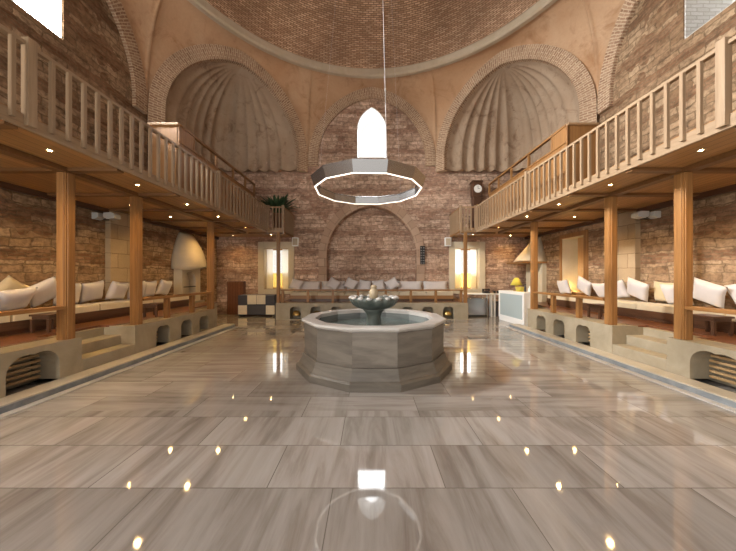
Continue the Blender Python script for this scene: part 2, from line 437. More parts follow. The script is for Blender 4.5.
# pendentives: ochre plaster from the arches up to the ring
mb = MB(); NTT = 8
for k in range(8):
    P = frame_pt(k)
    prof = [(-OS, 6.2)] + [(u, ZS+h) for u, h in outer] + [(OS, 6.2)]
    rows = []
    for j in range(NTT+1):
        tt = j/NTT; row = []
        for u, z0 in prof:
            base = P(u, -.03, z0); c = Vector((0, YC, 0)); dv = Vector((base.x, base.y-YC, 0)); r0 = dv.length; dv.normalize()
            r = r0 + (RD+.02-r0)*(1-math.cos(tt*PI/2)); z = z0 + (ZD+.02-z0)*math.sin(tt*PI/2)
            p = c + dv*r; p.z = z; row.append(p)
        rows.append(row)
    mb.grid(rows)
mb.build('ceiling_pendentive', M['pend'], kind='structure', weld=True)
# dome and its ring
mb = MB(); N = 96; prof = []
for i in range(0, 25):
    a = PI/2*i/24*.985; prof.append((5.80*math.cos(a), ZD+.25+4.7*math.sin(a), 5.8*a))
rows = [[(r*math.cos(2*PI*j/N), YC+r*math.sin(2*PI*j/N), z) for j in range(N+1)] for r, z, l in prof]
mb.grid(rows, True, [[(2*PI*j/N*5.2, l) for j in range(N+1)] for r, z, l in prof])
mb.build('ceiling', M['dome'], kind='structure', uv=None)
MB().lathe([(RD+.12, ZD-.03), (RD-.02, ZD-.03), (RD-.07, ZD+.02), (RD-.07, ZD+.20), (RD-.03, ZD+.27), (RD+.12, ZD+.27)], 96, (0, YC), close=True).build('trim_9', M['cornice'], kind='structure')
# shell squinches in the corners
def width_at(h):
    if h <= 0: return AI
    for i in range(1, len(inner)//2+1):
        if inner[i][1] >= h:
            (u0, h0), (u1, h1) = inner[i-1], inner[i]
            return -(u0+(u1-u0)*(h-h0)/(h1-h0))
    return 0.0
NF = 12
for k, nm in ((1, 'wall_corner_right'), (7, 'wall_corner_left'), (3, 'wall_corner_front_right'), (5, 'wall_corner_front_left')):
    P = frame_pt(k); mb = MB(); NA = NF*8; rows = []
    hs = [0, .04, .10, .2, .28, .35, .45, .53] + [.53+(RI+.015)*math.sin(PI/2*i/18) for i in range(1, 19)]
    def rr(th, h):
        w = width_at(ZB+h-ZS)*1.015
        if h > .52+RI: w = 0.03
        c, s_ = abs(math.cos(th)), abs(math.sin(th)); p = 1.2
        b = 1/((c**p+s_**p)**(1/p))
        fl = abs(math.sin(th*NF)); amp = .08*min(1, w/1.2)*min(1, s_*3.5)
        return w*b*(1 - amp*(1-fl)**1.0) 
    for h in hs:
        row = []
        for j in range(NA+1):
            th = PI*j/NA; r = rr(th, h); z = ZB+h
            if h < .25: # rounded lower tips of the flutes
                z += .06*(1-abs(math.sin(th*NF)))*(1-h/.25)
                r -= .06*(1-h/.25)**2
            if j % 8 == 4 and h in (.35, .45): r += .10; z -= .03
            row.append(P(r*math.cos(th), .06+r*math.sin(th), z))
        rows.append(row)
    mb.grid(rows)
    # underside between the flutes and the walls
    low = rows[0]; wallp = []
    for j in range(NA+1):
        th = PI*j/NA; rw = (2.69-.06)/(abs(math.cos(th))+abs(math.sin(th))) + .05
        wallp.append(P(rw*math.cos(th), .06+rw*math.sin(th), ZB+.07))
    mb.grid([low, wallp], False)
    mb.build(nm, M['conch'], kind='structure')
# stone ring round the blind niche, standing a little proud of the wall
mb = MB(); io = [(-1.88, .64-2.45)] + arch_curve(1.88, 2.10, 16) + [(1.88, .64-2.45)]; oo = [(-2.22, .64-2.45)] + arch_curve(2.22, 2.50, 16) + [(2.22, .64-2.45)]
L = [0]
for i in range(1, len(oo)): L.append(L[-1] + math.dist(oo[i], oo[i-1]))
rows = [[(u, YB+d, 2.45+h) for u, h in pr] for pr, d in ((oo, .0), (oo, -.05), (io, -.05), (io, .1))]
mb.grid(rows, False, [[(v, l) for l in L] for v in (-.05, 0, .34, .48)])
mb.build('trim_10', M['nichearch'], kind='structure', uv=None)

# ------------------------------------------------------------------ lower windows
def low_window(name, s):
    t = thing(name, '', 'window', (s*3.99, YB, 0)); del t['label'], t['category']; t['kind'] = 'structure'
    mb = MB()
    for x0, x1, z0, z1 in ((-.75, -.51, .85, 3.03), (.51, .75, .85, 3.03), (-.51, .51, 2.77, 3.03), (-.51, .51, .85, 1.05)): mb.box(x0, x1, -.07, .02, z0, z1)
    mb.build('window_frame', M['frame'], t, bevel=.01)
    MB().box(-.52, -.505, -.0, .9, 1.04, 2.78).box(.505, .52, 0, .9, 1.04, 2.78).box(-.505, .505, 0, .9, 2.765, 2.78).box(-.505, .505, 0, .9, 1.04, 1.055).build('reveal', M['frame'], t)
    mb = MB().box(-.50, -.45, .22, .28, 1.056, 2.764).box(.45, .50, .22, .28, 1.056, 2.764).box(-.45, .45, .22, .28, 2.70, 2.764).box(-.45, .45, .22, .28, 1.056, 1.11).box(-.06, .06, .21, .29, 1.11, 2.70)
    mb.build('casement', M['ward'], t)
    MB().box(-.45, .45, .245, .255, 1.11, 2.70).build('pane', M['glass'], t)
    for x0, x1 in ((-.47, -.20), (.20, .47)):
        rows = []
        for z in (1.06, 1.5, 2.0, 2.74):
            rows.append([(x0+(x1-x0)*i/24, .15+.025*math.sin(i*1.4), z) for i in range(25)])
        o = MB().grid(rows).build('curtain', M['curtain'], t)
    rows = [[(-.46+.92*i/40, .33+.02*math.sin(i*1.1), z) for i in range(41)] for z in (1.06, 1.3, 1.72)]
    MB().grid(rows).build('half_curtain', M['ycurtain'], t)
low_window('window_4', -1); low_window('window_5', 1)
t = thing('window_6', '', 'window', (HW, 9.265, 0)); del t['label'], t['category']; t['kind'] = 'structure'
mb = MB()
for y0, y1, z0, z1 in ((-.66, -.515, .95, 3.0), (.515, .60, .95, 3.0), (-.515, .515, 2.86, 3.0), (-.515, .515, .95, 1.08)): mb.box(-.05, .02, y0, y1, z0, z1)
mb.build('window_frame', M['wz'], t, bevel=.01)
MB().box(.0, .9, .50, .515, 1.08, 2.86).box(.0, .9, -.515, -.50, 1.08, 2.86).box(0, .9, -.50, .50, 1.07, 1.085).box(0, .9, -.50, .50, 2.855, 2.87).build('reveal', M['frame'], t)
mb = MB().box(.30, .35, -.49, .20, 1.09, 2.85)
for z0, z1 in ((1.2, 1.85), (2.0, 2.75)):
    for y0, y1 in ((-.42, -.17), (-.10, .14)): mb.box(.285, .30, y0, y1, z0, z1)
mb.build('shutter', M['ward'], t, bevel=.006)
mb = MB().box(.75, .82, -.50, -.44, 1.09, 2.85).box(.75, .82, .44, .50, 1.09, 2.85).box(.75, .82, -.44, .44, 2.78, 2.85).box(.75, .82, -.44, .44, 1.09, 1.15)
mb.build('casement', M['ward'], t)
rows = [[(.62+.03*math.sin(i*1.2), .0+.48*i/24, z) for i in range(25)] for z in (1.09, 1.6, 2.2, 2.84)]
MB().grid(rows).build('curtain', M['ycurtain'], t)
ul = thing('sill_uplight', 'small glowing warm uplight on the sill of the right side window', 'lamp', (HW+.18, 9.62, 1.087))
MB().lathe([(.04, 0), (.05, .05), (.045, .05), (.036, .006), (.001, .006)], 16).build('housing', M['bezel'], ul)
MB().lathe([(.04, .035), (.04, .042)], 16).build('lens', M['lens'], ul)
pl = bpy.data.lights.new('sill_uplight_beam', 'POINT'); pl.energy = 5; pl.color = (1, .62, .16); pl.shadow_soft_size = .03
o = bpy.data.objects.new('sill_uplight_beam', pl); COL.objects.link(o); o.location = (HW+.18, 9.62, 1.22)

# ------------------------------------------------------------------ marble border step + platforms
for s, nm in ((-1, 'trim_11'), (1, 'trim_12')):
    MB().box(4.33, XP+.02, -1.0, 9.0, .001, .10).flip(s).build(nm, M['step'], kind='structure', bevel=.008)
    MB().box(4.312, 4.33, -1.0, 9.0, .013, .084).flip(s).build(nm+'_riser', M['riser'], kind='structure')
    MB().box(4.20, 4.33, -1.0, 9.0, .0005, .012).flip(s).build(nm+'_border', M['frim'], kind='structure')
def niche_cut(s, yc, w, zt, depth=.42):
    return MB().prism(arch_outline(yc, w/2, .05, zt-.12, .12, 6) if w < .5 else arch_outline(yc, w/2, .05, zt-.2, .2, 8), 'x', XP-.1, XP+depth).flip(s)
side = {-1: 'left', 1: 'right'}
for s in (-1, 1):
    w = side[s]
    t = thing('stone_platform', f'pale stone sitting platform with arched openings and steps under the {w} gallery', 'platform', (0, 0, 0))
    f = MB().box(XP, XP+.5, 4.50-3.5, 4.50, .10, ZP).flip(s).build('front_wall', M['limestone'], t, bevel=0)
    cut(f, [niche_cut(s, 3.87, .62, .54), niche_cut(s, 2.6, .62, .54)])
    f2 = MB().box(XP, XP+.5, 5.52, 8.48, .10, ZP).flip(s).build('front_wall', M['limestone'], t)
    cut(f2, [niche_cut(s, y, .42, .50) for y in (6.28, 7.08, 7.82)])
    MB().box(XP, XP+.32, 4.50, 5.52, .10, .29).flip(s).build('step', M['limestone'], t, bevel=.012)
    MB().box(XP+.27, XP+.62, 4.50, 5.52, .10, .465).flip(s).build('step', M['limestone'], t, bevel=.012)
    core = [(XP+.5, 1.0), (XP+.5, 4.5), (XP+.6, 4.5), (XP+.6, 5.52), (XP+.5, 5.52), (XP+.5, 8.48), (5.40, 8.48), (5.71, 10.55), (HW-.01, 10.55), (HW-.01, 1.0)]
    MB().prism(core, 'z', .02, ZP-.03).flip(s).build('core', M['limestone'], t)
    deck = [(XP+.42, 1.0), (XP+.42, 4.48), (XP+.72, 4.48), (XP+.72, 5.54), (XP+.42, 5.54), (XP+.42, 8.46), (5.38, 8.46), (5.69, 10.53), (HW-.012, 10.53), (HW-.012, 1.0)]
    MB().prism(deck, 'z', ZP-.029, ZP+.006).flip(s).build('deck', M['deckred'], t)
    for yc, wd, zt in ((2.6, .6, .5), (3.87, .6, .5), (6.28, .40, .46), (7.08, .40, .46), (7.82, .40, .46)):
        mb = MB()
        for i in range(5): mb.box(XP+.27, XP+.30, yc-wd/2, yc+wd/2, .13+i*.075, .165+i*.075)
        mb.flip(s).build('vent_slats', M['slat'], t)
t = thing('stone_platform', 'pale stone sitting platform along the end wall behind the fountain', 'platform', (0, 0, 0))
f = MB().box(-3.52, 3.52, 10.47, 10.95, 0.0, ZP-.03).build('front_wall', M['limestone'], t)
nx = (-2.80, -2.05, -1.30, 1.30, 2.05, 2.80)
cut(f, [MB().prism(arch_outline(x, .20, .02, .34, .12, 6), 'y', 10.4, 10.85) for x in nx])
MB().box(-3.52, 3.52, 10.95, YB-.01, 0, ZP-.06).build('core', M['limestone'], t)
MB().box(-3.50, 3.50, 10.93, YB-.012, ZP-.059, ZP-.02).build('deck', M['deckred'], t)
for x in nx:
    MB().lathe([(.001, .32), (.06, .315), (.12, .27), (.15, .19), (.155, .15), (.145, .15), (.001, .16)], 16, (x, 10.62), smooth=True).build('niche_glow_dome', M['brass'], t)  # brass dome stands in for warm light inside each arched opening

# ------------------------------------------------------------------ wooden posts
def make_post(label, x, y, z0, h, w=.166):
    t = thing('wooden_post', label, 'post', (x, y, z0), 0, 'gallery posts')
    MB().box(-w*.42, w*.42, -w*.42, w*.42, 0.005, h).build('shaft', M['wz'], t)
    e = w/2; a = w*.30
    for bx in ((-e, -e+.035, -a, a), (e-.035, e, -a, a), (-a, a, -e, -e+.035), (-a, a, e-.035, e)):
        MB().box(*bx, .004, h-.002).build('facing_board', M['wz'], t, bevel=.004)
    return t
PL = ['nearest the camera', 'just beyond the steps', 'at the platform\'s far end']
for s in (-1, 1):
    for i, y in enumerate(POSTY):
        make_post(f'honey wood post under the {side[s]} gallery, {PL[i]}', s*(POSTX), y, ZP-.002 if i else ZP-.002, ZG-ZP-.05)
    make_post(f'slim wooden post at the {side[s]} end of the end-wall platform', s*BPX, BPY, ZP-.032, ZG-ZP+.03, .12)

# ------------------------------------------------------------------ galleries
for s in (-1, 1):
    w = side[s]
    g = thing('gallery', f'{w} wooden gallery with a slatted balustrade and board soffit', 'balcony', (0, 0, 0))
    MB().box(XE+.03, HW-.005, .4, 10.56, ZG+.02, ZG+.17).flip(s).build('deck', M['soffit'], g)
    MB().box(3.30, HW-.005, 10.565, YB-.005, ZG+.02, ZG+.17).flip(s).build('deck', M['soffit'], g)
    MB().box(XE, XE+.035, .4, 10.56, ZG, ZG+.15).flip(s).build('fascia', M['raily'], g, bevel=.004)
    MB().box(3.27, XE+.03, 10.53, 10.565, ZG, ZG+.15).flip(s).build('fascia', M['railx'], g, bevel=.004)
    MB().box(3.27, 3.305, 10.57, YB-.005, ZG, ZG+.15).flip(s).build('fascia', M['wy'], g, bevel=.004)
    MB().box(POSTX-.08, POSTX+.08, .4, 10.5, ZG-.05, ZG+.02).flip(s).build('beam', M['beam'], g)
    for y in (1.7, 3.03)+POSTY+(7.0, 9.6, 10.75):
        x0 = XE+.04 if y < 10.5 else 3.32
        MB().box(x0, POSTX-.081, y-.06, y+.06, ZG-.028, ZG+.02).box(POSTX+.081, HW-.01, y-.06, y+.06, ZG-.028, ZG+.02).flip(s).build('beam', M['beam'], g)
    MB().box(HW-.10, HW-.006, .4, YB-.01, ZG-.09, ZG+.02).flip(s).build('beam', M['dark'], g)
    zt = ZG+.95
    MB().box(XE-.02, XE+.05, .4, 10.56, zt-.045, zt).flip(s).build('handrail', M['raily'], g, bevel=.006)
    MB().box(3.25, XE+.0, 10.52, 10.59, zt-.045, zt).flip(s).build('handrail', M['railx'], g, bevel=.006)
    MB().box(3.25, 3.32, 10.59, YB-.006, zt-.045, zt).flip(s).build('handrail', M['wy'], g, bevel=.006)
    # balusters
    b0 = None
    def baluster(x, y, parent):
        global bal_src
        if bal_src is None:
            b = MB().box(-.020, .020, -.020, .020, 0, .84).build('baluster', M['railw'], parent)
            MB().box(-.028, .028, -.028, .028, -.0, .07).move(s*.045, .0).build('foot_block', M['railw'], b)
            bal_src = b; b.location = (x, y, ZG+.065)
        else: dup(bal_src, (x, y, ZG+.065), parent=parent)
    bal_src = None
    newels = (.5, 3.15, 7.10)
    y = 2.05
    while y < 10.45:
        if min(abs(y-n) for n in newels) > .09: baluster(s*(XE-.021), y, g)
        y += .188
    for x in (3.40, 3.52, 3.64): baluster(s*x, 10.515, g)
    for y in (10.78, 10.96, 11.14, 11.32, 11.50, 11.68, 11.86): baluster(s*3.255, y, g)
    for x, y in ((XE-.01, 3.15), (XE-.01, 7.10), (XE-.01, 10.53), (3.27, 10.53)):
        MB().box(x-.042, x+.042, y-.045, y+.045, ZG+.03, zt+.04).flip(s).build('newel', M['railw'], g, bevel=.005)
    # boarded loge on the back half of the gallery
    p = thing('wooden_partition', f'boarded wooden partition with an open top rail on the {w} gallery', 'partition', (s*4.42, 6.5, ZG+.17))
    H = 1.70
    def L(x0, x1, y0, y1, z0, z1, nm, m): MB().box(x0, x1, y0, y1, z0, z1).flip(s).build(nm, m, p, bevel=.004)
    L(.02, .66, .01, .04, 0.0, H-.05, 'end_panel', M['wz'])
    L(-.0, .70, -.02, .06, H-.05, H, 'top_rail', M['railx'])
    L(.0, .04, .05, 4.30, 0.0, H-.42, 'side_panel', M['wz'])
    L(.0, .03, .05, .55, H-.42, H-.05, 'side_panel', M['wz'])
    L(-.02, .06, .06, 4.32, H-.05, H, 'top_rail', M['wy'])
    L(-.02, .06, .06, 4.32, H-.43, H-.39, 'middle_rail', M['wy'])
    for y in (0.01, .55, 1.6, 2.6, 3.5, 4.28): L(-.01, .05, y, y+.05, 0.0 if y < .05 else H-.40, H-.05, 'stile', M['wz'])

# ------------------------------------------------------------------ downlights
dl = None
spots = []
outer_y = (2.35, 3.71, 5.11, 6.50, 7.82, 9.55); inner_y = (2.4, 3.8, 5.2, 6.55, 7.86, 9.75, 11.45)
def downlight(s, x, y, label):
    global dl
    if dl is None:
        dl = thing('ceiling_light', label, 'downlight', (s*x, y, ZG+.02), 0, 'gallery downlights')
        MB().lathe([(.024, -.004), (.042, -.006), (.045, 0.0), (.024, 0.0)], 20, close=True).build('bezel', M['bezel'], dl)
        MB().lathe([(.023, -.003), (.023, .0)], 20).build('lens', M['lens'], dl)
    else: dup(dl, (s*x, y, ZG+.02), label=label)
    spots.append((s*x, y, ZG-.05))
for s in (-1, 1):
    for i, y in enumerate(outer_y): downlight(s, 4.22, y, f'small warm downlight in the {side[s]} gallery soffit, outer row, {ORD[i]} along from the camera')
    downlight(s, 3.95, 11.2, f'small warm downlight in the {side[s]} gallery soffit above the end-wall window')
    for i, y in enumerate(inner_y): downlight(s, 5.55, y, f'small warm downlight in the {side[s]} gallery soffit, inner row, {ORD[i]} along from the camera')
sd = bpy.data.lights.new('downlight_beam', 'SPOT'); sd.energy = 40; sd.color = (1, .62, .22); sd.spot_size = R(140); sd.spot_blend = .9; sd.shadow_soft_size = .04
for x, y, z in spots:
    o = bpy.data.objects.new('downlight_beam', sd); COL.objects.link(o); o.location = (x, y, z)

# ------------------------------------------------------------------ fountain
FY = 5.27
F = thing('fountain', 'twelve-sided marble fountain basin with a scalloped bowl in the middle of the floor', 'fountain', (0, FY, 0))
N = 12; ph = PI/2+PI/12
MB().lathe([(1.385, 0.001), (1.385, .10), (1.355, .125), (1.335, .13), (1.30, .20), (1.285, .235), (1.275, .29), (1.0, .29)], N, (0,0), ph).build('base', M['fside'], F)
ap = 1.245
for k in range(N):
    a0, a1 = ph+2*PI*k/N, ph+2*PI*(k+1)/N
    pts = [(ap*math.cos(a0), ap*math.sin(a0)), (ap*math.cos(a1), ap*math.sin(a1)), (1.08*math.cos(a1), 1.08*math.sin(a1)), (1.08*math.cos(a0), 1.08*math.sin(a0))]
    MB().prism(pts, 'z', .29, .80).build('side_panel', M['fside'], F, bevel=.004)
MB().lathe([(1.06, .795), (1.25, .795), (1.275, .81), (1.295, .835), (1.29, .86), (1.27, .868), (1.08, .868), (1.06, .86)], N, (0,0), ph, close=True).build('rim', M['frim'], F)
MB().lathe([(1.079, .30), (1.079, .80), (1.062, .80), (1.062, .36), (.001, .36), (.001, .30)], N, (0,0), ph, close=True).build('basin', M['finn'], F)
MB().lathe([(1.055, .60), (1.055, .68)], N, (0,0), ph).build('water', M['water'], F)
MB().lathe([(.24, .361), (.24, .45), (.17, .50), (.135, .60), (.13, .88), (.16, .94), (.20, .98), (.20, 1.0)], 24, smooth=True).build('pedestal', M['bowl'], F)
MB().lathe([(.10, 1.0), (.22, 1.0), (.31, 1.025), (.38, 1.075), (.42, 1.14), (.43, 1.20), (.415, 1.215), (.36, 1.19), (.25, 1.13), (.05, 1.11)], 96, smooth=True,
    mod=lambda r, z, a: r*(1+.10*max(0, (z-1.0)/.2)*(abs(math.sin(a*8))-.5)) if r > .2 else r).build('scalloped_bowl', M['bowl'], F)
for k in range(16):
    a = 2*PI*(k+.5)/16
    MB().lathe([(.001, -.028), (.04, -.02), (.055, .0), (.04, .022), (.001, .032)], 10, smooth=True).move(.415*math.cos(a), .415*math.sin(a), 1.205).build('petal', M['frim'], F)
MB().lathe([(.06, 1.11), (.06, 1.16), (.075, 1.19), (.085, 1.26), (.08, 1.32), (.055, 1.36), (.05, 1.385), (.065, 1.40), (.04, 1.43), (.001, 1.44)], 20, smooth=True, mod=lambda r, z, a: r*(1+.05*math.sin(a*8))).build('finial', M['tan'], F)

# ------------------------------------------------------------------ chandelier
CX, CY, CZ = -.105, 5.5, 3.22
C = thing('chandelier', 'twelve-sided polished steel ring chandelier with a lit lower edge hanging over the fountain', 'chandelier', (CX, CY, CZ), R(2.0))
ph = PI/2+PI/12
MB().lathe([(1.025, .012), (1.09, .20), (1.078, .20), (1.010, .012)], N, (0,0), ph, close=True).build('outer_band', M['steel'], C)
MB().lathe([(.998, .012), (.998, .16), (.986, .16), (.986, .012)], N, (0,0), ph, close=True).build('inner_band', M['steel'], C)
MB().lathe([(1.085, .196), (1.085, .203), (.975, .163), (.975, .156)], N, (0,0), ph, close=True).build('top_plate', M['steel'], C)
MB().lathe([(1.022, .0), (1.022, .011), (.999, .011), (.999, .0)], N, (0,0), ph, close=True).build('led_strip', M['led'], C)
for k, r in ((6, .0045), (10, .001), (2, .001)):
    a = ph+2*PI*k/N
    MB().tube((1.03*math.cos(a), 1.03*math.sin(a), .19), (.10, 0, ZD+.25+4.66-CZ), r, 6).build('cable', M['cable'], C)

# ------------------------------------------------------------------ benches and cushions
def bench(label, loc, rz, length, depth, h, segs):
    t = thing('bench', label, 'bench', loc, rz)
    MB().box(0.03, depth-.01, 0, length, .0+.008, h-.17).build('base', M['dark'], t)
    MB().box(0, .03, 0, length, h-.28, h-.14).build('front_board', M['dark'], t, bevel=.004)
    n = length/segs
    for i in range(segs):
        o = MB().box(.01, depth-.015, i*n+.008, (i+1)*n-.008, h-.165, h).build('mattress', M['matt'], t, bevel=.03)
    return t
HB = .36
bl = bench('low dark wood bench with cream mattresses along the left wall', (-5.86, 1.6, ZP), 0, 7.6, .50, HB, 5)
for c in children(bl):
    for v in c.data.vertices: v.co.x = -v.co.x
    c.data.flip_normals()
bench('low dark wood bench with cream mattresses along the right wall', (5.86, 1.6, ZP), 0, 8.0, .50, HB, 5)
t = thing('bench', 'low dark wood bench with cream mattresses along the end wall', 'bench', (0, 11.2, ZP-.02))
MB().box(-3.2, 3.2, .03, .78, .0, HB-.19).build('base', M['dark'], t)
MB().box(-3.2, 3.2, 0, .03, HB-.28, HB-.14).build('front_board', M['wx'], t)
for i in range(6): MB().box(-3.2+i*6.4/6+.008, -3.2+(i+1)*6.4/6-.008, .01, .775, HB-.185, HB).build('mattress', M['matt'], t, bevel=.03)

def pillow_mesh(w, h, th, mat):
    mb = MB(); n = 12; top = []; bot = []
    for i in range(n+1):
        r1, r2 = [], []
        for j in range(n+1):
            a, b = -1+2*i/n, -1+2*j/n
            e = max(0, (1-a**4)*(1-b**4))**.55
            pin = 1-.10*(1-a*a*.0)*((1-abs(a))*b*b) ; pin2 = 1-.10*((1-abs(b))*a*a)
            x, z = a*w/2*pin2, b*h/2*pin
            r1.append((x, th/2*e, z)); r2.append((x, -th/2*e, z))
        top.append(r1); bot.append(r2)
    mb.grid(top); mb.grid(bot)
    o = mb.build('pillow', mat, weld=True); me = o.data; bpy.data.objects.remove(o); return me
PM = {'w': pillow_mesh(.50, .46, .17, M['cushion']), 'c': pillow_mesh(.50, .46, .17, M['cream']), 'r': pillow_mesh(1.03, .42, .16, M['cushion'])}
def pillow(label, loc, face, roll=0, lean=14, kind='w', group='scatter cushions', name='pillow'):
    o = bpy.data.objects.new(name, PM[kind]); COL.objects.link(o)
    m = Matrix.Rotation(R(face), 4, 'Z') @ Matrix.Rotation(R(-lean), 4, 'X') @ Matrix.Rotation(R(roll), 4, 'Y')
    # rest the lowest corner on the seat
    lo = min((m @ v.co).z for v in PM[kind].vertices)
    o.matrix_world = Matrix.Translation((loc[0], loc[1], loc[2]-lo+.002)) @ m
    return tag(o, label, 'cushion', group)
ZS1 = ZP+HB
LP = [(4.22, 6.12, 0, 55, 'w', 'cut off by the picture edge'), (4.98, 6.33, -30, 18, 'c', 'leaning over the one below it, by the near wall'), (4.80, 6.05, 8, 40, 'w', 'lowest of the near heap'),
      (5.30, 6.12, 32, 22, 'w', 'tipped on its corner left of the nearest post'), (5.90, 6.30, 0, 10, 'w', 'upright behind the nearest post'), (6.40, 6.28, 9, 16, 'w', 'first to the right of the nearest post'),
      (6.93, 6.18, -6, 18, 'w', 'against the pier beside the dark gap'), (7.48, 6.17, 4, 14, 'w', 'against the pier, left of the second post'), (8.03, 6.28, 3, 14, 'w', 'first to the right of the second post'), (8.6, 6.26, -8, 18, 'w', 'next to the fireplace')]
for y, x, ro, le, kd, tx in LP:
    pillow(('cream' if kd == 'c' else 'off-white') + f' cushion, left bench, {tx}', (-x, y, ZS1), -90, ro, le, kd)
RP = [(4.38, 6.15, 0, 50, 'w', 'lying back at the picture edge'), (4.84, 6.33, 18, 14, 'w', 'propped high at the wall right of the nearest post'), (5.28, 6.18, -22, 20, 'w', 'large and tipped on its corner right of the nearest post'),
      (5.86, 6.20, 3, 22, 'w', 'leaning low just left of the nearest post'), (6.20, 6.34, -4, 8, 'c', 'behind another, left of the nearest post'), (6.62, 6.12, -22, 18, 'w', 'tipped on its corner midway between the two near posts'),
      (7.18, 6.16, 10, 16, 'w', 'first to the right of the second post'), (7.76, 6.24, 2, 30, 'w', 'low, first to the left of the second post'), (8.40, 6.22, -28, 16, 'w', 'tipped on its corner beside the side window'), (9.25, 6.2, 6, 14, 'w', 'by itself near the counter')]
for y, x, ro, le, kd, tx in RP:
    pillow(('cream' if kd == 'c' else 'off-white') + f' cushion, right bench, {tx}', (x, y, ZS1), 90, ro, le, kd)
ZS2 = ZP-.02+HB
BN = ['leftmost', 'second from the left', 'third from the left', 'third from the right', 'second from the right', 'rightmost']
for i in range(6):
    pillow(f'long off-white back cushion on the end-wall bench, {BN[i]} of six', (-2.62+i*1.048, 11.82, ZS2), 0, 0, 12, 'r', 'long back cushions', 'back_cushion')
for x, y, ro, tx in ((-3.05, 11.55, 18, 'at its left end by the window'), (-1.55, 11.55, 30, 'tipped up left of the fountain bowl'), (-.84, 11.52, 28, 'left of the fountain finial'), (-.27, 11.48, 6, 'behind the fountain finial, just left of centre'), (.27, 11.55, -8, 'behind the fountain finial, just right of centre'), (.84, 11.52, -30, 'right of the fountain finial')):
    pillow(f'off-white cushion on the end-wall bench, {tx}', (x, y, ZS2), 0, ro, 22, 'w')

# ------------------------------------------------------------------ board rails and low tables on the platforms
def board_rail(label, loc, length, ups, axis, s=1):
    t = thing('board_rail', label, 'rail', loc)
    if axis == 'y':
        MB().box(-.10, .10, 0, length, .46, .51).build('board', M['wy'], t, bevel=.006)
        for u in ups: MB().box(-.045, .045, u-.05, u+.05, .006, .46).build('upright', M['wz'], t, bevel=.004)
    else:
        MB().box(0, length, -.09, .09, .44, .49).build('board', M['wx'], t, bevel=.006)
        for u in ups: MB().box(u-.045, u+.045, -.04, .04, .002, .44).build('upright', M['wz'], t, bevel=.004)
for s in (-1, 1):
    board_rail(f'wooden board rail between the second and third posts of the {side[s]} gallery', (s*(POSTX+.02), POSTY[1]+.085, ZP), POSTY[2]-POSTY[1]-.17, (.80, 1.72), 'y')
    board_rail(f'wooden board rail from the nearest {side[s]} gallery post toward the picture edge', (s*(POSTX+.02), POSTY[0]-2.6-.085, ZP), 2.6, (.1, .9), 'y')
board_rail('thick wooden board rail on uprights along the front edge of the end-wall platform', (-3.38, 10.66, ZP-.028), 6.76, (.06, 1.0, 1.93, 2.86, 3.9, 4.83, 5.76, 6.70), 'x')
lt = None
for s, x, y, tx in ((-1, 5.64, 5.0, 'left platform behind the nearest post'), (-1, 5.20, 6.85, 'left platform behind the board rail'), (1, 5.20, 6.55, 'right platform behind the board rail'), (1, 5.58, 4.75, 'right platform behind the nearest post')):
    lab = f'low dark wooden table with four legs on the {tx}'
    if lt is None:
        lt = thing('low_table', lab, 'table', (s*x, y, ZP+.006), 0, 'low tables on the platforms')
        MB().box(-.17, .17, -.19, .19, .27, .305).build('tabletop', M['dark'], lt, bevel=.006)
        MB().box(-.145, .145, -.165, .165, .22, .27).build('apron', M['dark'], lt)
        for lx in (-.14, .14):
            for ly in (-.16, .16): MB().box(lx-.02, lx+.02, ly-.02, ly+.02, 0, .22).build('leg', M['darkz'], lt)
    else: dup(lt, (s*x, y, ZP+.006), label=lab)

# ------------------------------------------------------------------ fireplaces
def hood_mb(w0, w1, d0, d1, z0, z1, n=14, cone=False):
    rows = []
    for i in range(n+1):
        t = i/n; k = 1-t if cone else math.cos(t*PI/2)**.8
        w = w1+(w0-w1)*k; d = d1+(d0-d1)*k; z = z0+(z1-z0)*t
        row = []
        for j in range(25):
            a = PI*j/24; zz = z - (.06*math.sin(a*2+.4) if i == 0 else 0)
            row.append((d*max(0, math.sin(a))**.7, -w/2*math.cos(a), zz))
        rows.append(row)
    return MB().grid(rows)
t = thing('fireplace', 'rounded cream plaster fireplace hood over an arched hearth on the left wall', 'fireplace', (-HW+.002, 9.93, 0))
o = hood_mb(1.36, .55, .62, .12, 1.86, 3.09).build('hood', M['plasterhood'], t); o.modifiers.new('thick', 'SOLIDIFY').thickness = .04
body = MB().box(.0, .28, -.56, .44, ZP+.01, 1.92).build('hearth_surround', M['plasterhood'], t)
cut(body, [MB().prism(arch_outline(-.16, .33, .78, 1.40, .36, 8), 'x', .05, .4)])
MB().box(.03, .048, -.52, .20, .75, 1.8).build('fireback', M['soot'], t)
MB().box(.0, .36, -.57, .57, ZP+.008, .72).build('hearth_slab', M['limestone'], t)
MB().box(.26, .28, -.48, .16, 1.22, 1.25).build('fire_bar', M['black'], t)
t = thing('fireplace', 'sloping cream plaster fireplace hood in the right corner behind the glass counter', 'fireplace', (HW-.002, 11.2, 0), PI)
o = hood_mb(1.15, .4, .92, .12, 2.15, 3.09, cone=True).build('hood', M['plasterhood'], t); o.modifiers.new('thick', 'SOLIDIFY').thickness = .04
MB().box(0, .94, -.6, .6, 2.08, 2.14).build('mantel_shelf', M['wx'], t)
MB().box(0, .16, -.55, .55, 0, 2.08).build('hearth_surround', M['plasterhood'], t)

